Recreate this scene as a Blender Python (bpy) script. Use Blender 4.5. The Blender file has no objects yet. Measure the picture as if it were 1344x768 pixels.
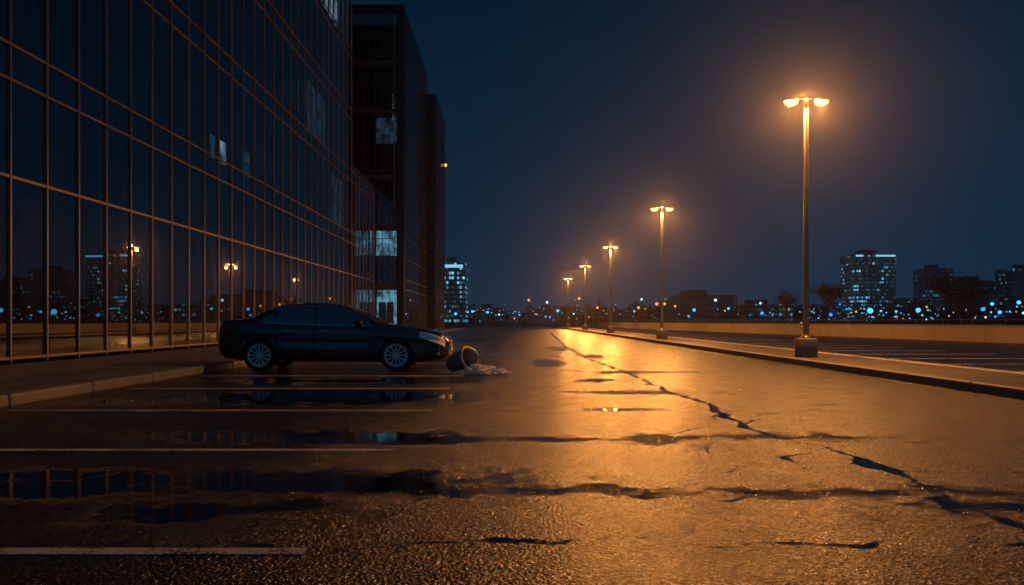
import bpy, bmesh, math, random
import numpy as np
from mathutils import Vector, Matrix, noise
random.seed(7); rng=np.random.RandomState(7)
scene=bpy.context.scene
scene.view_settings.view_transform='Standard'
scene.view_settings.look='None'
scene.view_settings.exposure=0
F=1045.0; CH=1.07; HY=421.0

# ---------------------------------------------------------------- helpers
class MB:
    def __init__(s): s.v=[]; s.f=[]; s.m=[]
    def add(s,vs,fs,mi=0,M=None):
        o=len(s.v)
        for v in vs:
            v=Vector(v)
            if M is not None: v=M@v
            s.v.append(v[:])
        for f in fs:
            s.f.append([i+o for i in f]); s.m.append(mi)
    def box(s,x0,x1,y0,y1,z0,z1,mi=0,M=None):
        s.add([(x0,y0,z0),(x1,y0,z0),(x1,y1,z0),(x0,y1,z0),(x0,y0,z1),(x1,y0,z1),(x1,y1,z1),(x0,y1,z1)],
              [(0,3,2,1),(4,5,6,7),(0,1,5,4),(1,2,6,5),(2,3,7,6),(3,0,4,7)],mi,M)
    def rev(s,prof,n=24,mi=0,M=None,cap0=True,cap1=True):
        vs=[];fs=[]
        for r,z in prof:
            for k in range(n):
                a=2*math.pi*k/n; vs.append((r*math.cos(a),r*math.sin(a),z))
        for i in range(len(prof)-1):
            for k in range(n):
                k2=(k+1)%n
                fs.append((i*n+k,i*n+k2,(i+1)*n+k2,(i+1)*n+k))
        if cap0: fs.append(tuple(reversed(range(n))))
        if cap1: fs.append(tuple((len(prof)-1)*n+k for k in range(n)))
        s.add(vs,fs,mi,M)
    def tube(s,p,q,r0,r1,n=8,mi=0,M=None):
        p=Vector(p);q=Vector(q);d=(q-p)
        R=d.to_track_quat('Z','Y').to_matrix().to_4x4()
        T=Matrix.Translation(p)@R
        if M is not None: T=M@T
        s.rev([(r0,0),(r1,d.length)],n,mi,T)
    def obj(s,name,mats,parent=None,smooth=False,loc=None,kind=None):
        me=bpy.data.meshes.new(name)
        me.from_pydata(s.v,[],s.f)
        if not isinstance(mats,(list,tuple)): mats=[mats]
        for m in mats: me.materials.append(m)
        if len(mats)>1: me.polygons.foreach_set('material_index',s.m)
        if smooth: me.polygons.foreach_set('use_smooth',[True]*len(s.f))
        me.update()
        o=bpy.data.objects.new(name,me); scene.collection.objects.link(o)
        if loc: o.location=loc
        if parent: o.parent=parent
        if kind: o['kind']=kind
        return o
def empty(name,loc,label,cat,group=None):
    o=bpy.data.objects.new(name,None); o.empty_display_size=.3
    scene.collection.objects.link(o); o.location=loc
    o['label']=label;o['category']=cat
    if group:o['group']=group
    return o
def bevel(o,w=.01,seg=2,angle=40):
    m=o.modifiers.new('bevel','BEVEL');m.width=w;m.segments=seg;m.limit_method='ANGLE';m.angle_limit=math.radians(angle)

class NT:
    def __init__(s,mat):
        s.t=mat.node_tree; s.n=s.t.nodes; s.l=s.t.links
    def new(s,typ,**kw):
        n=s.n.new(typ)
        for k,v in kw.items():
            if hasattr(n,k) and k not in n.inputs: setattr(n,k,v)
            else: n.inputs[k].default_value=v
        return n
    def link(s,a,b): s.l.new(a,b)
    def math(s,op,a,b=None,c=None,clamp=False):
        n=s.n.new('ShaderNodeMath'); n.operation=op; n.use_clamp=clamp
        for i,x in enumerate((a,b,c)):
            if x is None: continue
            if isinstance(x,(int,float)): n.inputs[i].default_value=x
            else: s.link(x,n.inputs[i])
        return n.outputs[0]
    def ramp(s,x,a,b,c0=0,c1=1,smooth=True):
        n=s.n.new('ShaderNodeMapRange'); n.interpolation_type='SMOOTHSTEP' if smooth else 'LINEAR'
        n.inputs['From Min'].default_value=a;n.inputs['From Max'].default_value=b
        n.inputs['To Min'].default_value=c0;n.inputs['To Max'].default_value=c1
        s.link(x,n.inputs['Value']); return n.outputs['Result']
    def mixc(s,f,a,b):
        n=s.n.new('ShaderNodeMix'); n.data_type='RGBA'
        if isinstance(f,(int,float)): n.inputs[0].default_value=f
        else: s.link(f,n.inputs[0])
        for i,x in ((6,a),(7,b)):
            if isinstance(x,tuple): n.inputs[i].default_value=(*x[:3],1)
            else: s.link(x,n.inputs[i])
        return n.outputs[2]
    def noise(s,vec,scale,detail=3,rough=.5,dist=0):
        n=s.n.new('ShaderNodeTexNoise'); n.inputs['Scale'].default_value=scale
        n.inputs['Detail'].default_value=detail; n.inputs['Roughness'].default_value=rough
        n.inputs['Distortion'].default_value=dist
        s.link(vec,n.inputs['Vector']); return n.outputs['Fac']
def newmat(name):
    m=bpy.data.materials.new(name); m.use_nodes=True
    return m,NT(m),m.node_tree.nodes['Principled BSDF']
def simple(name,col,rough=.6,metal=0,var=.25,scale=8,bump=0,coat=0,spec=.5,emis=None,es=0):
    m,t,p=newmat(name)
    tc=t.new('ShaderNodeTexCoord').outputs['Object']
    nf=t.noise(tc,scale,4)
    c=t.mixc(nf,tuple(x*(1-var) for x in col),tuple(min(1,x*(1+var)) for x in col))
    t.link(c,p.inputs['Base Color'])
    t.link(t.ramp(nf,.2,.8,max(0,rough-.08),min(1,rough+.08)),p.inputs['Roughness'])
    p.inputs['Metallic'].default_value=metal
    p.inputs['Coat Weight'].default_value=coat
    p.inputs['Specular IOR Level'].default_value=spec
    if bump:
        b=t.new('ShaderNodeBump'); b.inputs['Strength'].default_value=bump;b.inputs['Distance'].default_value=.01
        t.link(t.noise(tc,scale*6,4),b.inputs['Height']); t.link(b.outputs[0],p.inputs['Normal'])
    if emis:
        p.inputs['Emission Color'].default_value=(*emis,1); p.inputs['Emission Strength'].default_value=es
        m.cycles.emission_sampling='NONE'
    return m

# ---------------------------------------------------------------- camera
cd=bpy.data.cameras.new('camera'); cam=bpy.data.objects.new('camera',cd); scene.collection.objects.link(cam)
cam.location=(0,0,CH); cam.rotation_euler=(math.radians(90),0,0)
cd.lens=28; cd.sensor_width=36; cd.shift_y=(HY-384)/1344; cd.clip_end=3000; cd.clip_start=.05
scene.camera=cam

# ---------------------------------------------------------------- world
w=bpy.data.worlds.new('World'); scene.world=w; w.use_nodes=True
t=NT(w); bg=t.n['Background']
tc=t.new('ShaderNodeTexCoord').outputs['Generated']
sx=t.new('ShaderNodeSeparateXYZ'); t.link(tc,sx.inputs[0])
cr=t.n.new('ShaderNodeValToRGB'); t.link(sx.outputs['Z'],cr.inputs[0])
e=cr.color_ramp.elements
e[0].position=0; e[0].color=(.005,.031,.066,1)
e[1].position=1; e[1].color=(.0004,.008,.020,1)
x=cr.color_ramp.elements.new(.12); x.color=(.002,.023,.051,1)
x=cr.color_ramp.elements.new(.38); x.color=(.0002,.0115,.026,1)
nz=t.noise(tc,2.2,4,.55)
k=t.math('MULTIPLY',t.ramp(nz,.3,.7,.85,1.15),t.ramp(sx.outputs['Y'],-.9,-.05,3.8,1.0))  # extra sky glow behind the camera, added to light car flank, mullions and poles
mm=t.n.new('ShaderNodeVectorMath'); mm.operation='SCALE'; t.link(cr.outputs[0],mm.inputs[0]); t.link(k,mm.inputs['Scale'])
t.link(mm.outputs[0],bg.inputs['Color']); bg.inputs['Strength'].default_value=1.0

# night haze dome (the sky)
DOME=700
sk=MB(); n1,n2=48,24
prof=[(DOME*math.sin(math.pi*i/n2),-DOME*math.cos(math.pi*i/n2)) for i in range(1,n2)]
sk.rev(prof,n1)
m=bpy.data.materials.new('night_haze'); m.use_nodes=True; m.node_tree.nodes.clear()
o_=m.node_tree.nodes.new('ShaderNodeOutputMaterial'); vs=m.node_tree.nodes.new('ShaderNodeVolumeScatter')
vs.inputs['Density'].default_value=.00048; vs.inputs['Anisotropy'].default_value=.89; vs.inputs['Color'].default_value=(.95,.97,1,1)
m.node_tree.links.new(vs.outputs[0],o_.inputs['Volume'])
sky=sk.obj('sky',m,kind='structure')

# ---------------------------------------------------------------- asphalt material
def asphalt(name,attrs):
    m,t,p=newmat(name)
    geo=t.new('ShaderNodeNewGeometry').outputs['Position']
    agg=t.noise(geo,60,4,.7)
    vor=t.n.new('ShaderNodeTexVoronoi'); vor.inputs['Scale'].default_value=60; t.link(geo,vor.inputs['Vector'])
    vorb=t.n.new('ShaderNodeTexVoronoi'); vorb.inputs['Scale'].default_value=34; t.link(geo,vorb.inputs['Vector'])
    big=t.noise(geo,.45,5,.6,.4)
    mid=t.noise(geo,2.6,6,.65)
    gr_=t.ramp(agg,.40,.64)
    c=t.mixc(gr_,(.002,.003,.0045),(.036,.032,.028))
    c=t.mixc(t.ramp(big,.38,.62),c,t.mixc(gr_,(.0015,.0025,.004),(.024,.023,.022)))
    rough=t.math('ADD',t.ramp(mid,.3,.7,.20,.25),t.math('MULTIPLY',gr_,.12))
    h=t.math('ADD',t.math('MULTIPLY',agg,.8),t.math('MULTIPLY',vor.outputs['Distance'],1.0))
    h=t.math('ADD',h,t.math('MULTIPLY',vorb.outputs['Distance'],.6))
    sp=t.n.new('ShaderNodeSeparateColor'); t.link(vor.outputs['Color'],sp.inputs[0])
    t.link(t.ramp(sp.outputs[0],.30,1.0,.10,.95),p.inputs['Specular IOR Level'])
    undul=t.noise(geo,5,3,.5)
    wv=t.n.new('ShaderNodeVectorMath'); wv.operation='ADD'
    nn=t.n.new('ShaderNodeTexNoise'); nn.inputs['Scale'].default_value=1.2; nn.inputs['Detail'].default_value=5; t.link(geo,nn.inputs['Vector'])
    t.link(geo,wv.inputs[0]); t.link(nn.outputs['Color'],wv.inputs[1])
    v2=t.n.new('ShaderNodeTexVoronoi'); v2.feature='DISTANCE_TO_EDGE'; v2.inputs['Scale'].default_value=.3; t.link(wv.outputs[0],v2.inputs['Vector'])
    hair=t.ramp(v2.outputs['Distance'],.001,.004,1,0)
    hair=t.math('MULTIPLY',hair,t.ramp(mid,.5,.62))
    hair=t.math('MULTIPLY',hair,t.ramp(big,.5,.56))
    c=t.mixc(hair,c,(.003,.003,.003))
    if attrs:
        a1=t.new('ShaderNodeAttribute',attribute_name='puddle').outputs['Fac']
        a2=t.new('ShaderNodeAttribute',attribute_name='crack').outputs['Fac']
        pn=t.noise(geo,1.9,6,.65)
        pn2=t.noise(geo,8,6,.7)
        pn3=t.noise(geo,30,4,.7)
        f1=t.math('ADD',a1,t.math('MULTIPLY',t.math('SUBTRACT',pn,.5),2.0))
        f1=t.math('ADD',f1,t.math('MULTIPLY',t.math('SUBTRACT',pn2,.5),1.1))
        f1=t.math('ADD',f1,t.math('MULTIPLY',t.math('SUBTRACT',pn3,.5),.7))
        pud=t.ramp(f1,-.16,.30)
        f2=t.math('ADD',a2,t.math('MULTIPLY',t.math('SUBTRACT',pn2,.5),.05))
        f2=t.math('ADD',f2,t.math('MULTIPLY',t.math('SUBTRACT',pn3,.5),.04))
        crk=t.ramp(f2,-.004,.006)
        wet=t.math('MAXIMUM',pud,crk)
        damp=t.ramp(f1,-.6,.05)
        c=t.mixc(t.math('MULTIPLY',damp,.5),c,(.005,.006,.007))
        c=t.mixc(wet,c,(.002,.002,.003))
        rough=t.math('SUBTRACT',rough,t.math('MULTIPLY',damp,.05))
        rough=t.math('MULTIPLY',rough,t.math('SUBTRACT',1,t.math('MULTIPLY',wet,.94)))
        bs=t.math('SUBTRACT',1,t.math('MULTIPLY',wet,.992))
    else: bs=None
    t.link(c,p.inputs['Base Color']); t.link(rough,p.inputs['Roughness'])
    p.inputs['IOR'].default_value=1.48
    b=t.new('ShaderNodeBump'); b.inputs['Distance'].default_value=.012; b.inputs['Strength'].default_value=1
    if bs is not None: h=t.math('MULTIPLY',h,bs)
    h=t.math('SUBTRACT',h,t.math('MULTIPLY',hair,.7))
    if bs is not None: h=t.math('ADD',h,t.math('MULTIPLY',undul,.016))
    t.link(h,b.inputs['Height'])
    t.link(b.outputs[0],p.inputs['Normal'])
    # thin water film: a second, tighter lobe over the stones
    cwt=t.ramp(t.noise(geo,1.6,6,.7),.44,.66,.02,.34)
    cwt=t.math('MULTIPLY',cwt,t.ramp(sp.outputs[1],.2,.8,.25,1.4))
    if bs is not None: cwt=t.math('MULTIPLY',cwt,bs)
    t.link(cwt,p.inputs['Coat Weight']); p.inputs['Coat Roughness'].default_value=.10; p.inputs['Coat IOR'].default_value=1.35
    b2=t.new('ShaderNodeBump'); b2.inputs['Distance'].default_value=.009; b2.inputs['Strength'].default_value=1
    h2=t.math('ADD',t.math('MULTIPLY',t.noise(geo,40,3,.6),.8),t.math('MULTIPLY',vor.outputs['Distance'],.35))
    t.link(h2,b2.inputs['Height']); t.link(b2.outputs[0],p.inputs['Coat Normal'])
    return m
asph=asphalt('wet_asphalt',True); asph2=asphalt('damp_asphalt',False)

# ---------------------------------------------------------------- ground sheets
g=MB(); g.rev([(.01,0),(60,0),(DOME-4,0)],64,cap1=False,cap0=False)
gm=simple('dark_ground',(.03,.03,.03),.8,scale=.3,bump=.4)
gr=g.obj('ground',gm,loc=(0,0,-.02),kind='structure')

def dseg(X,Y,pts):
    d=np.full(X.shape,1e9)
    for (x0,y0),(x1,y1) in zip(pts[:-1],pts[1:]):
        dx,dy=x1-x0,y1-y0; L=dx*dx+dy*dy
        tt=np.clip(((X-x0)*dx+(Y-y0)*dy)/L,0,1)
        d=np.minimum(d,np.hypot(X-x0-tt*dx,Y-y0-tt*dy))
    return d
ys=[-4.0]
while ys[-1]<140:
    y=ys[-1]; ys.append(y+(.04 if 3<y<14 else (.5 if y<2.5 else (.1 if y<3 else min(1.0,.04+(y-14)*.009)))))
ys=np.array(ys); xs=np.linspace(-6.3,6.9,300)
XX,YY=np.meshgrid(xs,ys)
def gp(px,py): # photo pixel -> ground position
    d=F*CH/(py-HY); return ((px-672)*d/F,d)
def nfield(X,Y,sc,off):
    out=np.zeros(X.size); xf=X.ravel(); yf=Y.ravel()
    for i in range(X.size): out[i]=noise.noise((xf[i]*sc,yf[i]*sc,off))
    return out.reshape(X.shape)
sel=YY[:,0]<45
n_a=np.zeros(XX.shape); n_b=np.zeros(XX.shape)
n_a[sel]=nfield(XX[sel],YY[sel],2.2,3.1); n_b[sel]=nfield(XX[sel],YY[sel],2.2,9.7)
n_c=np.zeros(XX.shape); n_c[sel]=nfield(XX[sel],YY[sel],6.0,5.7)
n_d=np.zeros(XX.shape); n_d[sel]=nfield(XX[sel],YY[sel],6.0,15.7)
WXX=XX+.15*n_a+.06*n_c; WYY=YY+.15*n_b+.06*n_d
crackline=[gp(*q) for q in [(722,436),(742,455),(770,470),(822,489),(852,502),(882,515),(925,528),(948,543),(985,562),(1022,575),(1075,586),(1130,604),(1180,618),(1212,640),(1240,658),(1344,692)]]
wv=1.0+1.6*np.clip(n_a,-.22,.8)
cr_f=.030*wv+.0010*np.clip(YY,0,40)-dseg(WXX,WYY,crackline)
cr2=[[(-6,3.82),(-2,3.78),(.5,3.86),(1.4,3.78),(2.4,3.8),(4.5,3.86)],
     [gp(*q) for q in [(1022,575),(1100,580),(1200,581),(1344,583)]],
     [gp(*q) for q in [(822,489),(900,487),(960,490),(1010,497),(1100,503)]],
     [gp(*q) for q in [(860,570),(920,588),(940,604),(955,620)]],
     [gp(*q) for q in [(1212,640),(1090,648),(960,662)]],
     [gp(*q) for q in [(1075,586),(1040,600),(1046,618)]],
     [gp(*q) for q in [(1180,618),(1250,622),(1344,620)]],
     [gp(*q) for q in [(985,562),(1000,545),(1060,538),(1100,530)]],
     [gp(*q) for q in [(882,515),(840,520),(790,516)]],
     [gp(*q) for q in [(948,543),(930,556),(895,566),(860,570)]],
     [gp(*q) for q in [(1022,575),(940,577),(860,574),(740,578)]]]
for c in cr2: cr_f=np.maximum(cr_f,.015*wv-dseg(WXX,WYY,c))
pud=np.full(XX.shape,-1.5)
PX=XX+.18*n_a+.12*n_c; PY=YY+.16*n_b+.12*n_d
def ell(cx,cy,rx,ry,amp=1.0):
    global pud
    q=np.sqrt(((PX-cx)/rx)**2+((PY-cy)/ry)**2)
    pud=np.maximum(pud,np.clip((1-q)*amp*.7,-1.5,.6))
ell(-2.3,5.25,2.5,.55,1.5); ell(.6,5.0,1.6,.12,.45); ell(2.1,4.95,1.1,.12,.45); ell(3.4,4.55,1.2,.22,.6)
ell(-1.75,4.5,.7,.40,.9)
ell(-1.9,7.3,1.8,.5,1.4); ell(.5,7.2,1.4,.16,.5); ell(2.0,7.35,1.0,.13,.5)
ell(-2.6,11.2,2.2,1.3,1.8); ell(1.6,11.9,.9,.3,.6); ell(-5,10.5,1.2,.5,.6)
ell(-3,14.2,2.6,.8,1.0); ell(-.5,15.2,.6,.5,.6)
ell(.9,20,.5,1.6,.8); ell(2.4,16.5,.8,.35,.6); ell(-1,26,1.2,1.6,.6); ell(1.8,30,.5,2,.8); ell(2.4,24,.4,1.3,.7); ell(1.5,14.3,.35,.4,.7); ell(1.3,7.0,.25,.3,.7); ell(1.25,9.6,.4,.2,.7)
nx=len(xs); ny=len(ys)
V=np.stack([XX.ravel(),YY.ravel(),np.zeros(XX.size)],1)
idx=np.arange(nx*ny).reshape(ny,nx)
Fc=np.stack([idx[:-1,:-1].ravel(),idx[:-1,1:].ravel(),idx[1:,1:].ravel(),idx[1:,:-1].ravel()],1)
me=bpy.data.meshes.new('parking_lot'); me.from_pydata(V.tolist(),[],Fc.tolist()); me.materials.append(asph)
for nm,arr in (('puddle',pud),('crack',cr_f)):
    a=me.attributes.new(nm,'FLOAT','POINT'); a.data.foreach_set('value',arr.ravel().astype(np.float32))
ro=bpy.data.objects.new('parking_lot_asphalt',me); scene.collection.objects.link(ro); ro['kind']='structure'
g=MB(); g.add([(9.25,-4,0),(40,-4,0),(30,140,0),(9.25,140,0)],[(0,1,2,3)])
g.obj('far_parking_lot_asphalt',asph2,kind='structure')

conc=simple('concrete_kerb',(.15,.145,.135),.62,scale=2.3,bump=.6,var=.5)
conc2=simple('concrete_paving',(.10,.10,.095),.55,scale=1.5,bump=.6,var=.5)
p=MB(); p.box(-10.72,-6.47,-4,62,-.02,.14); p.obj('pavement',conc2,kind='structure')
p=MB(); y=-4
while y<62:
    p.box(-6.468,-6.302,y,y+1.99,-.02,.15); y+=2.0
kb=p.obj('kerb',conc,kind='structure'); bevel(kb,.035,3)
p=MB(); p.box(-8.0,-6.31,62.2,110,-.02,.13); p.obj('pavement',conc2,kind='structure')
isl=simple('island_paving',(.07,.066,.06),.5,scale=2,bump=.8,var=.5)
p=MB(); p.box(7.07,9.03,-4,124,-.02,.14); p.obj('traffic_island',isl,kind='structure')
p=MB(); y=-4
while y<124:
    p.box(6.902,7.068,y,y+1.99,-.02,.15); p.box(9.032,9.2,y,y+1.99,-.02,.15); y+=2
kb=p.obj('kerb',conc,kind='structure'); bevel(kb,.025,3)

def paint(name,wear):
    m,t,pr=newmat(name)
    geo=t.new('ShaderNodeNewGeometry').outputs['Position']
    a=t.noise(geo,60,4,.65); b=t.noise(geo,3,4,.6)
    f=t.ramp(t.math('ADD',a,t.math('MULTIPLY',b,.7)),wear,wear+.18)
    t.link(t.mixc(f,(.02,.02,.02),(.70,.67,.62)),pr.inputs['Base Color'])
    pr.inputs['Roughness'].default_value=.45
    bb=t.new('ShaderNodeBump'); bb.inputs['Distance'].default_value=.005; t.link(a,bb.inputs['Height']); t.link(bb.outputs[0],pr.inputs['Normal'])
    return m
pm=paint('worn_white_paint',.70)
for i,d in enumerate([3.69,6.58,9.48,12.56,15.4,19.9,22.8,25.7,28.6,31.5,34.4,37.3]):
    p=MB(); p.box(-6.0,-.95+random.uniform(-.03,.03),d-.05,d+.05,.001,.004)
    p.obj('parking_bay_line',pm,kind='structure')
for i in range(36):
    d=8+i*2.9
    p=MB(); p.box(10.4,15.4,d-.05,d+.05,.001,.004); p.obj('parking_bay_line',pm,kind='structure')
p=MB(); p.box(8.86,8.98,-4,124,.141,.144); p.obj('island_edge_line',pm,kind='structure')

# ---------------------------------------------------------------- street lamps
steel=simple('painted_steel_pole',(.10,.098,.095),.45,.3,scale=5)
housing=simple('lamp_housing_metal',(.08,.075,.07),.4,.5)
lens=simple('lamp_lens_lit',(1,.7,.4),.3,emis=(1,.38,.085),es=8)
pedm=simple('lamp_footing_concrete',(.13,.12,.115),.75,scale=6,bump=.6)
LC=(1.0,.36,.068)
lampX=7.57
def arms():
    out={}
    b=MB(); b.rev([(.27,0),(.28,.03),(.28,.44),(.26,.48),(.12,.49)],28); out['footing']=(b,pedm,True)
    b=MB(); b.rev([(.15,.485),(.15,.51),(.1,.53),(.075,.6),(.066,2.5),(.052,6.45),(.052,6.62),(.03,6.64)],16)
    for k in range(4):
        a=math.pi/4+k*math.pi/2; b.rev([(.015,.5),(.015,.56)],6,M=Matrix.Translation((.12*math.cos(a),.12*math.sin(a),0)))
    out['pole']=(b,steel,True)
    b=MB(); b.box(-.28,.28,-.025,.025,6.60,6.65); out['crossarm']=(b,steel,False)
    return out
A=arms()
hb=MB(); hb.rev([(.005,.055),(.08,.05),(.13,.035),(.155,.012),(.16,-.005),(.15,-.015)][::-1],20)
lb=MB(); lb.rev([(.155,0),(.152,-.03),(.130,-.08),(.08,-.115),(.02,-.125)][::-1],20,cap1=False)
lampmeshes={}
def lamp(y):
    root=empty('street_lamp',(lampX,y,.14),'tall steel twin-headed street lamp glowing orange on the kerbed island','street lamp','street lamps along the island')
    for nm in ('footing','pole','crossarm'):
        b,mt,sm=A[nm]
        if nm not in lampmeshes: 
            o=b.obj(nm,mt,root,sm); lampmeshes[nm]=o
            if sm: bevel(o,.004,1,50)
        else:
            o=lampmeshes[nm].copy(); scene.collection.objects.link(o); o.parent=root
    for sx_ in (-1,1):
        if 'lamp_head' not in lampmeshes:
            o=hb.obj('lamp_head',housing,root,True); l=lb.obj('lens',lens,o,True); lampmeshes['lamp_head']=o; lampmeshes['lens']=l
        else:
            o=lampmeshes['lamp_head'].copy(); l=lampmeshes['lens'].copy()
            scene.collection.objects.link(o); scene.collection.objects.link(l); o.parent=root; l.parent=o
        o.location=(sx_*.39,0,6.60); o.scale=(1.15,.9,1)
        l.location=(0,0,-.014)
    for sx_ in (-1,1):
        ld=bpy.data.lights.new('bulb','SPOT'); ld.energy=1800; ld.color=LC; ld.shadow_soft_size=.09; ld.spot_size=math.radians(176); ld.spot_blend=.2
        lo=bpy.data.objects.new('bulb',ld); scene.collection.objects.link(lo); lo.parent=root; lo.location=(sx_*.39,0,6.37)
    ld=bpy.data.lights.new('bulb_glow','POINT'); ld.energy=1250; ld.color=LC; ld.shadow_soft_size=.05
    lo=bpy.data.objects.new('bulb_glow',ld); scene.collection.objects.link(lo); lo.parent=root; lo.location=(0,0,6.74)
for i,y in enumerate([20.5,40.2,61.2,82.4,107.5]): lamp(y)

# ---------------------------------------------------------------- curtain wall buildings
def glassmat(name,tint,base_f=.20,dirt=.03):
    m,t,p=newmat(name); t.n.remove(p)
    out=[n for n in t.n if n.type=='OUTPUT_MATERIAL'][0]
    geo=t.new('ShaderNodeNewGeometry').outputs['Position']
    tr=t.new('ShaderNodeBsdfTransparent'); tr.inputs[0].default_value=(*tint,1)
    gl=t.new('ShaderNodeBsdfGlossy'); gl.inputs['Color'].default_value=(.80,.88,.95,1)
    t.link(t.ramp(t.noise(geo,1.3,4,.6),.4,.7,.004,.022),gl.inputs['Roughness'])
    fr=t.new('ShaderNodeFresnel'); fr.inputs['IOR'].default_value=1.5
    f=t.math('ADD',t.math('MULTIPLY',fr.outputs[0],1.0),base_f,clamp=True)
    mx=t.new('ShaderNodeMixShader'); t.link(f,mx.inputs[0]); t.link(tr.outputs[0],mx.inputs[1]); t.link(gl.outputs[0],mx.inputs[2])
    di=t.new('ShaderNodeBsdfDiffuse'); di.inputs[0].default_value=(.08,.085,.09,1)
    m2=t.new('ShaderNodeMixShader'); t.link(t.ramp(t.noise(geo,2.5,5,.65),.35,.8,.01,dirt*3),m2.inputs[0])
    t.link(mx.outputs[0],m2.inputs[1]); t.link(di.outputs[0],m2.inputs[2])
    t.link(m2.outputs[0],out.inputs[0]); return m
glass=glassmat('tinted_facade_glass',(.28,.32,.36))
frame=simple('bronze_mullion',(.25,.18,.14),.42,.2,scale=.5,var=.5)
frame2=simple('dark_mullion',(.055,.056,.060),.45,.3,scale=2)
darkwall=simple('dark_cladding',(.010,.014,.020),.35,scale=.6)
interior=simple('interior_wall',(.16,.14,.12),.8,scale=.5)
slabm=simple('floor_slab',(.07,.07,.075),.8)
curt=simple('tan_curtain',(.30,.23,.17),.8,scale=2)
def blindmat(name,col,es):
    m,t,p=newmat(name); geo=t.new('ShaderNodeNewGeometry').outputs['Position']
    s=t.new('ShaderNodeSeparateXYZ'); t.link(geo,s.inputs[0])
    st=t.math('FRACT',t.math('MULTIPLY',s.outputs['Z'],9)); st=t.ramp(st,.0,.35,.45,1)
    n=t.ramp(t.noise(geo,1.4,3,.5),.35,.65,.08,1.1)
    p.inputs['Base Color'].default_value=(.2,.22,.23,1)
    p.inputs['Emission Color'].default_value=(*col,1)
    t.link(t.math('MULTIPLY',t.math('MULTIPLY',st,n),es),p.inputs['Emission Strength'])
    m.cycles.emission_sampling='NONE'; return m
lit_c=blindmat('lit_window_cyan',(.30,.80,1),1.4); lit_d=blindmat('lit_window_dim',(.25,.6,.9),.22); lit_w=blindmat('lit_window_cool_white',(.6,.85,1),1.3)

def facade(root,M,cols,rows,mullw=.042,proud=.05,maxparts=0,fmat=None):
    fb=MB()
    for u in cols: fb.box(u-mullw/2,u+mullw/2,-proud,.03,rows[0]-.1,rows[-1]+.05,M=M)
    for z in rows: 
        for a,b in zip(cols[:-1],cols[1:]): fb.box(a+mullw/2+.001,b-mullw/2-.001,-proud+.012,.028,z-.03,z+.03,M=M)
    fb.obj('window_frame',fmat or frame,root)
    panes=[]
    for a,b in zip(cols[:-1],cols[1:]):
        for z0,z1 in zip(rows[:-1],rows[1:]):
            c=[( a+.015,0,z0+.02),(b-.015,0,z0+.02),(b-.015,0,z1-.02),(a+.015,0,z1-.02)]
            tx=random.gauss(0,.0008); tz=random.gauss(0,.0008)
            vs=[]
            for q in c:
                dy=tx*(q[0]-(a+b)/2)+tz*(q[2]-(z0+z1)/2)
                vs.append(M@Vector((q[0],dy,q[2])))
            area=0
            pr=[(672+v.x*F/v.y, HY-(v.z-CH)*F/v.y) for v in [root.location+vv for vv in vs] if v.y>1]
            if len(pr)==4:
                pr=[(min(max(px,0),1344),min(max(py,0),768)) for px,py in pr]
                area=abs(sum(pr[i][0]*pr[(i+1)%4][1]-pr[(i+1)%4][0]*pr[i][1] for i in range(4)))/2
            panes.append((area,vs))
    panes.sort(key=lambda q:-q[0])
    for ar,vs in panes[:maxparts]:
        b=MB(); b.add(vs,[(0,1,2,3)]); b.obj('window',glass,root)
    if panes[maxparts:]:
        b=MB()
        for ar,vs in panes[maxparts:]: b.add(vs,[(0,1,2,3)])
        b.obj('window',glass,root,kind='stuff')

B1=empty('office_building',(-10.8,17.1,.14),'long glass office building with bronze mullion grid beside wet pavement','office building')
M1=Matrix(((0,-1,0,0),(1,0,0,0),(0,0,1,0),(0,0,0,1)))
cols=[1.35*k for k in range(-6,28)]
rows=[.12,4.03,6.12,6.88,10.3,11.0,14.4,15.1,18.5,19.2,22.6,23.3,26.7,27.4,31]
facade(B1,M1,cols,rows,maxparts=96)
facade(B1,M1,[36.60]+[37.8+1.35*k for k in range(0,6)]+[45.3],[.12,4.03,6.12,6.88,10.3,11.0],maxparts=0)
b=MB()
b.box(-30,-6,-8.2,36.5,-.1,31.3); b.box(-6,-.05,-8.3,-8.12,-.1,31.3); b.box(-6,-.05,36.48,36.58,11.1,31.3)
b.box(-30,-6,36.5,45.4,-.1,11.2); b.box(-6,-.05,45.32,45.42,-.1,11.2)
b.box(-30,.02,-8.3,36.58,31.31,32.1); b.box(-6,.02,36.6,45.42,11.06,11.5)
b.obj('wall',darkwall,B1)
for z in [6.15,10.35,14.45,18.55,22.65,26.75]:
    b=MB(); b.box(-5.98,-.14,-8.1,36.4,z,z+.7); b.obj('floor_slab',slabm,B1)
b=MB(); b.box(-5.98,-.14,36.6,45.3,6.15,6.85); b.obj('floor_slab',slabm,B1)
for k in range(0,9):
    yy=-5.4+5.4*k
    b=MB(); b.box(-2.6,-2.1,yy-.25,yy+.25,-.1,6.14); b.obj('interior_column',interior,B1)
for (y0,y1,z0,z1) in [(-.2,.5,.1,3.9),(1.6,2.5,.1,3.9),(2.9,3.9,.1,3.7),(5.5,6.1,.1,3.9),(8.3,9.2,.1,3.9),(13.8,15.0,.1,3.9),(-.6,.4,7,10.2),(21,23.5,.1,3.9)]:
    b=MB(); n=int((y1-y0)/.06)
    for i in range(n):
        ya=y0+i*.06; b.add([(-.75+.03*(i%2),ya,z0),(-.75+.03*((i+1)%2),ya+.06,z0),(-.75+.03*((i+1)%2),ya+.06,z1),(-.75+.03*(i%2),ya,z1)],[(0,1,2,3)])
    b.obj('curtain',curt,B1)
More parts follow.
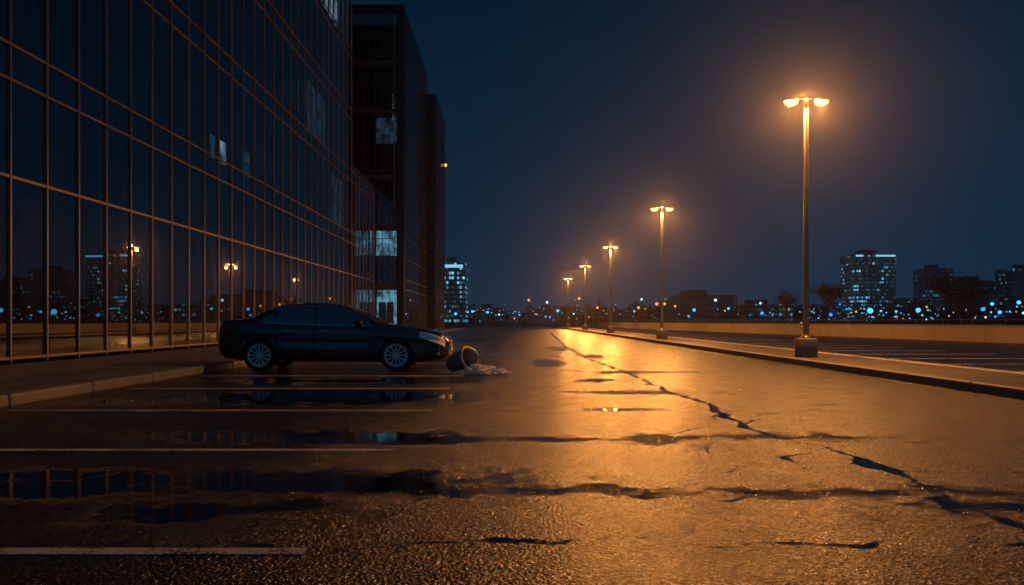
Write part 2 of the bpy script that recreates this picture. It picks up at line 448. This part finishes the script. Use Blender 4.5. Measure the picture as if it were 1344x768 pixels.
for (y0,y1,z0,z1,mt) in [(12.8,13.35,6.95,7.95,lit_d),(13.85,14.5,6.95,7.95,lit_w),(26.9,31.2,11.05,14.3,lit_d),(30.2,34.6,19.3,22.4,lit_w),(16.6,17.4,6.95,8.2,lit_d),(33.0,36,6.95,10.2,lit_d)]:
    b=MB(); b.add([(-.55,y0,z0),(-.55,y1,z0),(-.55,y1,z1),(-.55,y0,z1)],[(0,1,2,3)]); b.obj('window_blind',mt,B1)

# building 2
B2=empty('office_building',(-8.5,62.9,.14),'dark six-storey office block with stacked corner windows and lit entrance','office building')
band=simple('grey_spandrel',(.05,.052,.056),.4,scale=1)
M2=Matrix.Identity(4)
rows2=[.1,3.4,4.2,5.1,6.05,7.4,8.1,8.6,10.3,12.0,12.8,15.0,17.2,17.9,19.4,21.0,21.8,23.5,25.2]
facade(B2,M2,[-4.9,-4.05,-3.2,-2.3,-1.75,-1.2,-.7],rows2,fmat=frame2)
M2s=M1
facade(B2,M2s,[.4+1.35*k for k in range(13)],[.1,3.4,4.2,5.9,7.6,8.4,10.1,11.8,12.6,14.3,16,16.8,18.5,20.2,21,22.8,24.6],fmat=frame2)
b=MB()
b.box(-26,-4.95,0,17,-.1,25.9); b.box(-.64,-.02,-.02,.34,-.1,25.9)
b.box(-4.94,-.65,2.5,16.9,-.1,25.2); b.box(-4.94,-.66,-.015,.3,25.26,25.9); b.box(-.64,-.06,.36,16.9,24.66,25.9)
b.box(-.6,-.4,1.2,16.9,-.1,24.6)
b.obj('wall',darkwall,B2)
for z in (3.45,8.15,12.1,17.3,21.1):
    b=MB(); b.box(-4.9,-.66,-.07,-.055,z,z+.35); b.obj('spandrel',band,B2)
b=MB(); b.box(-2.32,-.68,.6,.62,6.1,8.08); b.obj('window_blind',lit_c,B2)
b=MB(); b.box(-2.32,-.68,.6,.62,15.05,17.1); b.obj('window_blind',lit_d,B2)
b=MB(); b.box(-2.32,-.68,.9,.92,.1,3.38); b.obj('entrance',lit_c,B2)
doorm=simple('door_dark_metal',(.08,.08,.08),.4,.5)
for a,c in ((-2.1,-1.52),(-1.44,-.9)):
    b=MB(); b.box(a,c,.35,.4,.12,2.4); b.obj('door',doorm,B2)
# building 3
B3=empty('office_building',(-7.7,80.3,.14),'narrow glass office block stepping out behind its neighbour','office building')
b=MB(); b.box(-20,-.05,0,10.5,-.1,23.8); b.box(-.04,.0,.0,.3,-.1,23.8); b.obj('wall',darkwall,B3)
facade(B3,M2s,[.35+1.45*k for k in range(8)],[.1,3.4,4.2,7.6,8.4,11.8,12.6,16,16.8,20.2,23.6],fmat=frame2)
b=MB(); b.rev([(.12,0),(.12,.25)],10,M=Matrix.Translation((.2,9.8,18.4))); b.obj('wall_light',simple('orange_wall_light',(1,.4,.1),.5,emis=(1,.3,.06),es=4),B3)

# ---------------------------------------------------------------- low wall + railing
wallm=simple('low_wall_concrete',(.30,.24,.19),.7,scale=1.2,bump=.5,var=.4)
WR=empty('low_wall',(27.8,0,0),'long low concrete parapet wall with thin steel rail','wall')
ang=math.atan2(-5,49)
Mw=Matrix.Rotation(-ang,4,'Z')
b=MB(); y=0
while y<132:
    b.box(-.12,.12,y,y+3.97,-.05,.80,M=Mw); y+=4
o=b.obj('wall',wallm,WR); bevel(o,.015)
b=MB(); b.box(-.16,.16,0,132,.801,.86,M=Mw); b.obj('coping',conc,WR)
b=MB()
for k in range(54): b.tube((0,k*2.4+.3,.86),(0,k*2.4+.3,1.12),.018,.018,6,M=Mw)
b.tube((0,.3,1.12),(0,128,1.12),.02,.02,6,M=Mw); b.obj('railing',steel,WR)

# ---------------------------------------------------------------- distant towers
def towermat(name,cw,rh,thr,cols,es,base=(.012,.022,.035),seed=0):
    m,t,p=newmat(name)
    tc=t.new('ShaderNodeTexCoord').outputs['Object']; s=t.new('ShaderNodeSeparateXYZ'); t.link(tc,s.inputs[0])
    u=t.math('ADD',t.math('ADD',s.outputs[0],s.outputs[1]),500.13+seed); 
    uu=t.math('DIVIDE',u,cw); zz=t.math('DIVIDE',t.math('ADD',s.outputs[2],.05),rh)
    cu=t.math('FLOOR',uu); cz=t.math('FLOOR',zz)
    cv=t.new('ShaderNodeCombineXYZ'); t.link(cu,cv.inputs[0]); t.link(cz,cv.inputs[1]); cv.inputs[2].default_value=seed
    wn=t.n.new('ShaderNodeTexWhiteNoise'); t.link(cv.outputs[0],wn.inputs['Vector'])
    cl=t.noise(cv.outputs[0],.16,2)
    lit=t.math('GREATER_THAN',t.math('ADD',wn.outputs['Value'],t.math('MULTIPLY',t.math('SUBTRACT',cl,.5),2.2)),thr)
    fu=t.math('FRACT',uu); fz=t.math('FRACT',zz)
    mk=t.math('MULTIPLY',t.math('GREATER_THAN',fu,.25),t.math('GREATER_THAN',fz,.45))
    f=t.math('ADD',t.math('MULTIPLY',lit,mk),t.math('MULTIPLY',mk,.08))
    wn2=t.n.new('ShaderNodeSeparateColor'); t.link(wn.outputs['Color'],wn2.inputs[0])
    c=t.mixc(wn2.outputs[1],cols[0],cols[1])
    t.link(c,p.inputs['Emission Color'])
    br=t.math('ADD',t.math('POWER',wn2.outputs[2],2.2),.08)
    t.link(t.math('MULTIPLY',f,t.math('MULTIPLY',br,es)),p.inputs['Emission Strength'])
    t.link(t.mixc(mk,tuple(x*2.0 for x in base),base),p.inputs['Base Color']); p.inputs['Roughness'].default_value=.3
    m.cycles.emission_sampling='NONE'; return m
CY=((.08,.52,.95),(.26,.72,1))
roofm=simple('rooftop_plant',(.06,.06,.06),.7)
crownm=simple('lit_crown',(.5,.8,1),.5,emis=(.30,.75,1),es=.9)
def tower(px0,px1,pyt,d,depth,mat,label,cat='tower block',crown=None):
    x0=(px0-672)*d/F; x1=(px1-672)*d/F; h=CH+(HY-pyt)*d/F
    r=empty('tower_block' if h>15 else 'low_building',((x0+x1)/2,d,0),label,cat)
    W=(x1-x0)/2
    b=MB(); b.box(-W,W,0,depth,0,h); b.obj('wall',mat,r)
    b=MB(); b.box(-W*.5,W*.2,depth*.3,depth*.7,h+.01,h+1.6+h*.02); b.tube((W*.3,depth*.4,h),(W*.3,depth*.4,h+h*.12),.12,.05,5); b.obj('roof_plant',roofm,r)
    if crown:
        for (a,c) in crown:
            b=MB(); b.box(-W+a*2*W,-W+c*2*W,-.25,-.05,h-1.5,h-.6); b.obj('lit_sign_band',crownm,r)
    return r
tower(1122,1176,333,400,18,towermat('tower_windows_a',1.15,1.9,.74,CY,1.1,seed=3),'dark high-rise tower with scattered blue lit windows',crown=[(.02,.2),(.5,.98)])
tower(1218,1252,352,430,16,towermat('tower_windows_b',1.3,2.2,.92,CY,.4,seed=9),'dark unlit tower block behind bare trees')
tower(1256,1312,368,440,16,towermat('tower_windows_c',1.3,2.2,.97,CY,.35,seed=5),'broad dark tower block with few lit windows')
tower(1330,1392,352,420,16,towermat('tower_windows_d',1.3,2.2,1.05,CY,.4,seed=15),'dark tower block on the city skyline')
tower(1176,1219,396,380,16,towermat('tower_windows_e',1.3,2.2,.9,CY,.5,seed=25),'low dark office block on the skyline','building')
tower(577,611,345,250,14,towermat('tower_windows_f',.85,1.5,.5,CY,1.1,seed=35),'teal lit office tower beyond the road end',crown=[(.1,.9)])
tower(893,968,387,230,30,towermat('deck_windows',3.2,1.7,.85,((.5,.35,.2),(.3,.6,.8)),.25,base=(.02,.024,.03),seed=41),'long multi-storey car park with dim decks','car park building')
tower(975,1040,399,300,20,towermat('tower_windows_g',1.5,2.0,.8,CY,.5,seed=51),'low distant office building','building')
tower(620,662,404,330,20,towermat('tower_windows_h',1.5,2.0,.9,CY,.5,seed=61),'low distant office building','building')
tower(700,735,406,340,20,towermat('tower_windows_i',1.5,2.0,.85,CY,.5,seed=71),'low distant office building','building')

# ---------------------------------------------------------------- distant lamps
postm=simple('far_post',(.1,.1,.1),.6)
cols_={'c':(.08,.60,1),'b':(.06,.32,1),'w':(.45,.80,1),'o':(1,.36,.08)}
bulbm={k:simple('far_bulb_'+k,v,.5,emis=v,es=1.6) for k,v in cols_.items()}
pb=MB(); pb.rev([(.09,0),(.06,1)],6)
fm={}
def sphere(r):
    s=MB(); s.rev([(r*math.sin(math.pi*i/8),-r*math.cos(math.pi*i/8)) for i in range(1,8)],12); return s
def farlamp(px,py,d,r,k):
    x=(px-672)*d/F; z=CH+(HY-py)*d/F
    root=empty('distant_lamp',(x,d,0),{'c':'distant cyan street light on a slim post','b':'distant blue street light on a slim post','w':'distant cool white street light on a slim post','o':'distant orange street light on a slim post'}[k],'street light','distant city lights')
    if 'post' not in fm: o=pb.obj('post',postm,root); fm['post']=o.data
    else: o=bpy.data.objects.new('post',fm['post']); scene.collection.objects.link(o); o.parent=root
    o.scale=(1,1,max(z-r*.9,.3))
    if k not in fm: g=sphere(1.0).obj('bulb',bulbm[k],root,True); fm[k]=g.data
    else: g=bpy.data.objects.new('bulb',fm[k]); scene.collection.objects.link(g); g.parent=root
    g.location=(0,0,z); g.scale=(r,r,r)
LS=[(694,394,160,.3,'o'),(718,397,170,.32,'w'),(732,408,180,.4,'c'),(760,392,150,.3,'o'),(784,404,190,.35,'o'),(838,404,200,.4,'o'),(842,393,200,.35,'w'),(862,399,200,.5,'o'),(872,399,210,.45,'o'),(886,402,200,.35,'o'),(911,407,210,.5,'c'),(939,394,200,.45,'w'),(956,405,210,.4,'c'),(998,398,190,.35,'w'),(1000,411,190,.5,'b'),(1060,410,200,.4,'c'),(1090,413,180,.5,'b'),(1142,408,170,.75,'c'),(1176,409,200,.4,'c'),(1205,407,170,.6,'c'),(1290,406,180,.55,'b'),(1302,399,170,.45,'c'),(1312,410,180,.5,'c'),(1337,397,180,.55,'c'),(640,410,190,.35,'c'),(655,413,200,.3,'w'),(620,409,190,.35,'c'),(598,412,190,.4,'c')]
for a,b_,c_,r_,k_ in LS: farlamp(a,b_,c_,r_*.8,k_)
for i in range(190):
    px=random.choice([random.uniform(600,900),random.uniform(880,1400),random.uniform(1050,1360)])
    farlamp(px,random.gauss(410,5.5),random.uniform(190,330),random.choice([.1,.12,.14,.18,.22,.3]),random.choice('cccbbbwoo'))

# ---------------------------------------------------------------- trees
bark=simple('tree_bark',(.09,.07,.05),.9,scale=6,bump=.8)
leafm=simple('tree_leaves',(.06,.05,.03),.7,scale=1.5,var=.6)
def tree(x,y,h,w_,label,seed,leaves=2600):
    rnd=random.Random(seed)
    r=empty('tree',(x,y,-.02),label,'tree')
    tb=MB(); tips=[]
    def br(p,d,L,rad,lv):
        q=p
        for s_ in range(3):
            d2=(d+Vector((rnd.gauss(0,.12),rnd.gauss(0,.12),rnd.gauss(.03,.08)))).normalized()
            q2=q+d2*L/3; tb.tube(q,q2,rad*(1-s_*.2),rad*(1-(s_+1)*.2),6 if lv<2 else 4); q=q2; d=d2
            if lv>=1: tips.append(q)
        if lv<4:
            for k in range(rnd.choice([2,3,3]) if lv else 5):
                a=rnd.uniform(0,6.28); sp=rnd.uniform(.45,.95)
                nd=(d+Vector((math.cos(a)*sp*w_,math.sin(a)*sp*w_,rnd.uniform(-.1,.3)))).normalized()
                br(q,nd,L*rnd.uniform(.55,.8),rad*.55,lv+1)
    br(Vector((0,0,0)),Vector((0,0,1)),h*.32,h*.025,0)
    tb.obj('trunk',bark,r,True)
    lb_=MB()
    for i in range(leaves):
        c=rnd.choice(tips)
        if c.z<h*.3: continue
        c=c+Vector((rnd.gauss(0,.22),rnd.gauss(0,.22),rnd.gauss(0,.2)))*(h/5)
        s_=rnd.uniform(.05,.11)*h/5
        R=Matrix.Rotation(rnd.uniform(0,6.28),3,'Z')@Matrix.Rotation(rnd.uniform(-1.3,1.3),3,'X')
        vs=[c+R@Vector(v) for v in ((-s_,0,0),(0,-s_*.6,0),(s_,0,0),(0,s_*.6,0))]
        lb_.add(vs,[(0,1,2,3)])
    lb_.obj('crown',leafm,r)
tree(28.3,71,4.9,1.0,'small sparse-leaved tree behind the low wall',11,2600)
tree(24.2,69,4.3,.8,'small sparse-leaved tree behind the low wall',12,1500)
tree(35.2,62,5.8,1.0,'spreading half-bare tree behind the low wall',13,2200)
tree(39.5,68,4.6,.9,'half-bare tree behind the low wall',14,1500)
tree(26.5,92,3.6,.9,'small sparse-leaved tree behind the low wall',15,1500)
wb=MB(); rnd=random.Random(5)
for i in range(420):
    a=rnd.uniform(-.40,1.15); d=rnd.uniform(345,380); 
    x=math.sin(a)*d; y=math.cos(a)*d
    hh=rnd.uniform(4.5,8.5)*(1 if rnd.random()<.85 else 1.3); ww=rnd.uniform(3,6)
    for k in range(46):
        th=rnd.uniform(0,6.28); u=rnd.random()**.5; z=rnd.uniform(0,1)
        rr=ww*u*math.sqrt(max(0,1-(z*.9)**2))
        c=Vector((x+rr*math.cos(th),y+rr*math.sin(th),z*hh)); s_=rnd.uniform(.5,1.2)
        R=Matrix.Rotation(rnd.uniform(0,6.28),3,'Z')@Matrix.Rotation(rnd.uniform(0,3),3,'X')
        wb.add([c+R@Vector(v) for v in ((-s_,0,0),(0,-s_*.7,0),(s_,0,0),(0,s_*.7,0))],[(0,1,2,3)])
o=wb.obj('far_woodland',leafm,kind='stuff'); o['label']='dark far-off belt of trees below the city skyline'; o['category']='trees'

# ---------------------------------------------------------------- car
def I(pts):
    a=np.array(pts); return lambda x: float(np.interp(x,a[:,0],a[:,1]))
def smoothI(pts,s=.05):
    f=I(pts); return lambda x: sum(f(x+o*s)*w for o,w in ((-1,.2),(-.5,.2),(0,.2),(.5,.2),(1,.2)))
CW=smoothI([(0,.60),(.04,.72),(.12,.80),(.3,.855),(.7,.895),(1.2,.91),(3.6,.91),(4.1,.90),(4.45,.86),(4.65,.795),(4.77,.69),(4.83,.54)],.03)
CHt=smoothI([(0,.84),(.03,.97),(.08,1.045),(.18,1.085),(.5,1.11),(.68,1.125),(.80,1.175),(1.08,1.325),(1.4,1.42),(1.8,1.455),(2.3,1.445),(2.65,1.38),(3.05,1.20),(3.42,1.01),(3.5,.99),(3.9,.955),(4.3,.90),(4.55,.845),(4.7,.78),(4.79,.69),(4.83,.60)],.05)
CS=smoothI([(0,.78),(.03,.90),(.08,.98),(.18,1.02),(.5,1.03),(1,.995),(1.5,.965),(2.5,.94),(3.3,.925),(3.5,.92),(3.9,.895),(4.3,.84),(4.55,.785),(4.7,.72),(4.79,.64),(4.83,.56)],.04)
CB=smoothI([(0,.42),(.05,.33),(.2,.26),(.6,.2),(4.2,.18),(4.6,.19),(4.77,.23),(4.83,.29)],.03)
def ring(x):
    w_,b_,s_,h_=CW(x),CB(x),CS(x),CHt(x); h_=max(h_,s_+.03); D=s_-b_
    P=[(0,b_),(.8*w_,b_),(.93*w_,b_+.05*D)]
    P+=[(.985*w_,b_+.15*D),(w_,b_+.38*D),(.984*w_,b_+.58*D),(1.0*w_,b_+.70*D),(.962*w_,b_+.755*D),(.955*w_,b_+.93*D),(.925*w_,s_)]
    e_=min(.05,.5*(h_-s_)); yr=.90*w_-.5*(h_-e_-s_)
    y0,z0=.90*w_,s_+.01*min(1,(h_-s_)/.1)
    for k in (0,.33,.67,1): P.append((y0+(yr-y0)*k+.012*math.sin(k*math.pi)*(h_-s_)/.4,z0+(h_-e_-z0)*k))
    P+=[(.93*yr,h_-.62*e_),(.8*yr,h_-.35*e_),(.5*yr,h_-.1*e_),(0,h_)]
    return P
def sy(x,z):
    P=ring(x)[3:14]; return float(np.interp(z,[q[1] for q in P],[q[0] for q in P]))
def topz(x,y):
    P=ring(x)[13:]; P=P[::-1]; return float(np.interp(abs(y),[q[0] for q in P],[q[1] for q in P]))
car=empty('parked_car',(-6.31,17.75,0),'dark navy four-door sedan parked across a wet bay line','car')
car.scale=(1.025,1.02,1.01)
paintm=simple('navy_car_paint',(.020,.025,.034),.20,.5,var=.15,scale=30,coat=1.0)
blackm=simple('black_trim',(.003,.003,.003),.6)
glassc,t_,p_=newmat('car_glass'); 
tc_=t_.new('ShaderNodeTexCoord').outputs['Object']
t_.link(t_.mixc(t_.ramp(t_.noise(tc_,1.7,3),.4,.6),(.010,.013,.017),(.06,.065,.072)),p_.inputs['Base Color']); p_.inputs['Roughness'].default_value=.03; p_.inputs['IOR'].default_value=2.4
chrome=simple('chrome',(.6,.6,.6),.25,1.0,var=.05)
rimm=simple('alloy_rim',(.78,.76,.74),.4,.2,var=.08)
tyrem=simple('tyre_rubber',(.015,.015,.015),.75,scale=20,bump=.4)
headm=simple('headlight_glass',(.9,.86,.80),.25,.1,var=.1,coat=1)
tailm=simple('tail_light_red',(.25,.01,.008),.15,coat=1)
discm=simple('brake_disc_metal',(.03,.03,.03),.45,.8)
st=sorted(set(list(np.round(np.linspace(0,.3,13),3))+list(np.round(np.linspace(.3,4.3,61),3))+list(np.round(np.linspace(4.3,4.83,22),3))))
b=MB(); rings=[]
for x in st:
    P=ring(x); full=P+[(-y,z) for y,z in P[-2:0:-1]]
    rings.append([(x,y,z) for y,z in full])
n=len(rings[0])
vs=[v for r_ in rings for v in r_]; fs=[]
for i in range(len(rings)-1):
    for k in range(n):
        fs.append((i*n+k,i*n+(k+1)%n,(i+1)*n+(k+1)%n,(i+1)*n+k))
fs.append(tuple(reversed(range(n)))); fs.append(tuple((len(rings)-1)*n+k for k in range(n)))
b.add(vs,fs)
body=b.obj('body',[paintm,blackm],car,True)
bm=bmesh.new(); bm.from_mesh(body.data); bmesh.ops.recalc_face_normals(bm,faces=bm.faces); bm.to_mesh(body.data); bm.free()
WX=(.94,3.76); 
cut=MB()
for wx in WX:
    for s_ in (-1,1):
        M=Matrix.Translation((wx,s_*.64,.345))@Matrix.Rotation(-s_*math.pi/2,4,'X')
        cut.rev([(.372,0),(.372,.5)],40,M=M)
co=cut.obj('cutter_tmp',blackm,car)
bm=bmesh.new(); bm.from_mesh(co.data); bmesh.ops.recalc_face_normals(bm,faces=bm.faces); bm.to_mesh(co.data); bm.free()
bpy.context.view_layer.update()
bo=body.modifiers.new('arch','BOOLEAN'); bo.operation='DIFFERENCE'; bo.object=co; bo.solver='EXACT'
dg=bpy.context.evaluated_depsgraph_get(); nm=bpy.data.meshes.new_from_object(body.evaluated_get(dg))
body.modifiers.clear(); body.data=nm; bpy.data.objects.remove(co)
for p in nm.polygons: p.use_smooth=True
try: nm.set_sharp_from_angle(angle=math.radians(35))
except Exception as ex: print(ex)
def patch(name,xs_,zlo,zhi,side,mat,off=.004,nz=8,parent=None,border=None):
    b=MB(); vs=[];fs=[];N=nz+1
    for x in xs_:
        a,c=zlo(x),zhi(x)
        zs=list(np.linspace(a,c,N))
        if border: zs=[a,a+.010]+list(np.linspace(a+.02,c-.02,N-4))+[c-.010,c]
        for z in zs: vs.append((x,side*(sy(x,z)+off),z))
    mi=[]
    for i in range(len(xs_)-1):
        for k in range(N-1):
            f=(i*N+k,(i+1)*N+k,(i+1)*N+k+1,i*N+k+1)
            if side>0: f=f[::-1]
            fs.append(f); mi.append(1 if border and (k in(0,N-2) or i in (0,len(xs_)-2)) else 0)
    b.v=[tuple(v) for v in vs]; b.f=[list(f) for f in fs]; b.m=mi
    return b.obj(name,mat,parent or car,True)
zg0=lambda x:CS(x)+.035; zg1=lambda x:CHt(x)-.05-.03
def xr(a,c,n_=14): return [float(v) for v in np.linspace(a,c,n_)]
for s_ in (-1,1):
    for (a,c,nm_) in ((2.07,3.22,'door'),(1.30,2.055,'door')):
        zl=(lambda x:CB(x)+.13) if a>2 else (lambda x:CB(x)+.13+max(0,(1.62-x))*.9)
        xx=[a,a+.010]+xr(a+.02,c-.02,12)+[c-.010,c]
        d=patch(nm_,xx,zl,lambda x:CS(x)-.012,s_,[paintm,blackm],.004,16,border=True)
        hx=a+.10; hz=.845
        hb_=MB(); hb_.box(hx,hx+.19,s_*sy(hx+.1,hz)+(-.03 if s_<0 else .006),s_*sy(hx+.1,hz)+(-.006 if s_<0 else .03),hz-.014,hz+.014); h=hb_.obj('handle',chrome,d); bevel(h,.008,2)
    patch('side_window',xr(2.10,3.19,16),zg0,lambda x:max(zg1(x),zg0(x)+.005),s_,glassc,.004)
    patch('side_window',xr(1.26,2.03,12),zg0,lambda x:max(zg1(x),zg0(x)+.005),s_,glassc,.004)
    patch('side_window',xr(.95,1.22,8),zg0,lambda x:max(zg1(x)-.02,zg0(x)+.005),s_,glassc,.004)
    patch('window_trim',xr(.94,3.26,30),lambda x:CS(x)+.014,lambda x:CS(x)+.033,s_,chrome,.007,1)
    patch('window_trim',xr(.98,3.19,30),lambda x:zg1(x)+.002,lambda x:zg1(x)+.016,s_,chrome,.006,1)
    patch('rub_strip',xr(1.36,3.3,20),lambda x:.30,lambda x:.34,s_,blackm,.010,1)
    patch('headlight',xr(4.24,4.76,14),lambda x:CS(x)-.175+.12*max(0,(4.50-x)),lambda x:CS(x)-.02,s_,headm,.006,6)
    patch('tail_light',xr(.03,.34,12),lambda x:.80+.05*x,lambda x:CS(x)-.05,s_,tailm,.006,6)
    patch('fog_light',xr(4.55,4.66,5),lambda x:.33,lambda x:.39,s_,chrome,.006,3)
    mm_=MB(); 
    mm_.rev([(.02,-.10),(.075,-.085),(.095,-.03),(.10,.02),(.09,.05),(.02,.06)],16,M=Matrix.Translation((3.03,s_*.985,1.0))@Matrix.Rotation(math.pi/2,4,'Y')@Matrix.Diagonal((.72,1.1,1,1)))
    mm_.box(2.99,3.07,min(s_*.82,s_*.95),max(s_*.82,s_*.95),.955,.985)
    mm_.obj('wing_mirror',paintm,car,True)
def toppatch(name,x0,x1,fr,mat):
    b=MB(); vs=[];fs=[];N=15; xs_=xr(x0,x1,16)
    for i,x in enumerate(xs_):
        P=ring(x); yr=P[13][0]*fr
        for k in range(N):
            y=-yr+2*yr*k/(N-1); vs.append((x,y,topz(x,y)+.008))
    for i in range(15):
        for k in range(N-1): fs.append((i*N+k,(i+1)*N+k,(i+1)*N+k+1,i*N+k+1))
    b.add(vs,fs); return b.obj(name,mat,car,True)
toppatch('windscreen',2.60,3.40,.93,glassc); toppatch('rear_window',.80,1.36,.90,glassc)
b=MB()
b.box(4.805,4.835,-.38,.38,.50,.62,1)
for k in range(5): b.box(4.836,4.845,-.37,.37,.515+k*.022,.522+k*.022,0)
b.box(4.80,4.842,-.40,.40,.622,.636,0)
b.obj('grille',[chrome,blackm],car)
b=MB(); b.box(4.80,4.835,-.42,.42,.28,.38); b.obj('air_intake',blackm,car)
b=MB(); b.box(4.836,4.85,-.26,.26,.395,.485); b.obj('number_plate',simple('plate_blank',(.5,.5,.48),.5),car)
b=MB(); b.box(-.02,.01,-.5,.5,.45,.52); b.obj('rear_bumper_trim',blackm,car)
ty=MB(); ty.rev([(.232,-.10),(.30,-.108),(.325,-.095),(.333,-.06),(.334,0),(.333,.06),(.325,.095),(.30,.108),(.232,.10)],48,cap0=False,cap1=False)
ri=MB(); ri.rev([(.20,-.09),(.232,-.098),(.246,-.104),(.250,-.095),(.232,-.08),(.222,0),(.232,.08),(.248,.09),(.246,.102)],48,cap0=False,cap1=False)
ri.rev([(.035,-.098),(.055,-.094),(.06,-.05),(.06,-.02)],20)
for k in range(12):
    M=Matrix.Rotation(k*2*math.pi/12,4,'Z')
    vs=[(.04,-.010,-.09),(.04,.010,-.09),(.230,.018,-.097),(.230,-.018,-.097),(.04,-.008,-.05),(.04,.008,-.05),(.230,.013,-.06),(.230,-.013,-.06)]
    ri.add(vs,[(0,1,2,3),(7,6,5,4),(0,3,7,4),(1,5,6,2),(3,2,6,7),(0,4,5,1)],M=M)
br_=MB(); br_.rev([(.005,-.02),(.20,-.018),(.20,.0),(.005,.002)],32)
for wx in WX:
    for s_ in (-1,1):
        we=bpy.data.objects.new('wheel',None); scene.collection.objects.link(we); we.parent=car
        we.location=(wx,s_*.80,.334)
        we.rotation_euler=(math.pi/2,0,0)
        a=Vector((0,0,-1)); a.rotate(we.rotation_euler)
        if a.y*s_<0: we.rotation_euler=(-math.pi/2,0,0)
        ty.obj('tyre',tyrem,we,True); ri.obj('rim',rimm,we); br_.obj('brake_disc',discm,we)

# ---------------------------------------------------------------- tipped bin and litter
binm=simple('grey_bin_metal',(.20,.205,.21),.45,.3,scale=9,bump=.5,var=.5)
BN=empty('litter_bin',(-1.32,16.35,0),'dark grey dented litter bin tipped on its side by the car','litter bin')
prof=[(.005,.012),(.165,0),(.175,.02),(.180,.06),(.185,.1),(.19,.16),(.195,.22),(.20,.28),(.207,.34),(.215,.4),(.228,.5),(.245,.502),(.25,.515),(.245,.53),(.222,.53),(.195,.28),(.165,.03),(.005,.03)]
ax=Vector((.74,-.60,.28)).normalized()
Mb=Matrix.Translation((.06,.14,.165))@ax.to_track_quat('Z','Y').to_matrix().to_4x4()
def dent(q):
    q=Vector(q); d_=noise.noise(Vector((q.x*4.5,q.y*4.5,q.z*3)))*.035+noise.noise(q*11+Vector((4,0,0)))*.010
    rr=Vector((q.x,q.y,0))
    if rr.length>.05: q+=rr.normalized()*d_
    return (Mb@q)[:]
b=MB(); b.rev(prof,48); b.v=[dent(v) for v in b.v]
b.obj('bin_body',binm,BN,True)
b=MB(); b.rev([(.244,.492),(.268,.500),(.270,.525),(.248,.536)],48,cap0=False,cap1=False); b.v=[dent(v) for v in b.v]
b.obj('bin_rim',simple('worn_bin_rim',(.45,.45,.45),.4,.4,scale=12,var=.4),BN,True)
bagm,t_,p_=newmat('pale_plastic_bag')
tc_=t_.new('ShaderNodeTexCoord').outputs['Object']
cc=t_.mixc(t_.noise(tc_,9,4),(.82,.80,.76),(.95,.94,.92)); t_.link(cc,p_.inputs['Base Color']); p_.inputs['Roughness'].default_value=.4
tl=t_.new('ShaderNodeBsdfTranslucent'); t_.link(cc,tl.inputs[0])
mx_=t_.new('ShaderNodeMixShader'); mx_.inputs[0].default_value=.25
out_=[n for n in t_.n if n.type=='OUTPUT_MATERIAL'][0]
t_.link(p_.outputs[0],mx_.inputs[1]); t_.link(tl.outputs[0],mx_.inputs[2]); t_.link(mx_.outputs[0],out_.inputs[0])
def crumple(name,loc,size,seed,label,cat,sub=4):
    bm=bmesh.new(); bmesh.ops.create_icosphere(bm,subdivisions=sub,radius=1)
    for v in bm.verts:
        c=v.co.copy()
        n_=abs(noise.noise(c*1.8+Vector((seed,0,0))))*.8+abs(noise.noise(c*4+Vector((0,seed,0))))*.55+noise.noise(c*9+Vector((0,seed,0)))*.2
        v.co=c*(1.15-n_*.9)
        v.co.x*=size[0]; v.co.y*=size[1]; v.co.z=max(v.co.z*size[2]+size[2]*.40,.006)
    me=bpy.data.meshes.new(name); bm.to_mesh(me); bm.free(); me.materials.append(bagm)
    o=bpy.data.objects.new(name,me); scene.collection.objects.link(o); o.location=loc
    o['label']=label;o['category']=cat; return o
crumple('plastic_bag',(-.70,15.88,.0),(.26,.20,.15),3.3,'crumpled pale plastic bag spilling from the tipped bin','plastic bag')
crumple('crumpled_paper',(-.42,15.98,.0),(.15,.13,.12),8.1,'crumpled pale paper ball on the wet asphalt','paper')
crumple('crumpled_paper',(-.22,16.0,.0),(.12,.10,.09),12.1,'small crumpled paper scrap on asphalt','paper',3)
crumple('crumpled_paper',(-.50,15.68,.0),(.09,.07,.06),5.1,'small crumpled paper scrap on asphalt','paper',3)
crumple('crumpled_paper',(-.05,15.9,.0),(.06,.05,.04),22.1,'small crumpled paper scrap on asphalt','paper',3)
print('done')
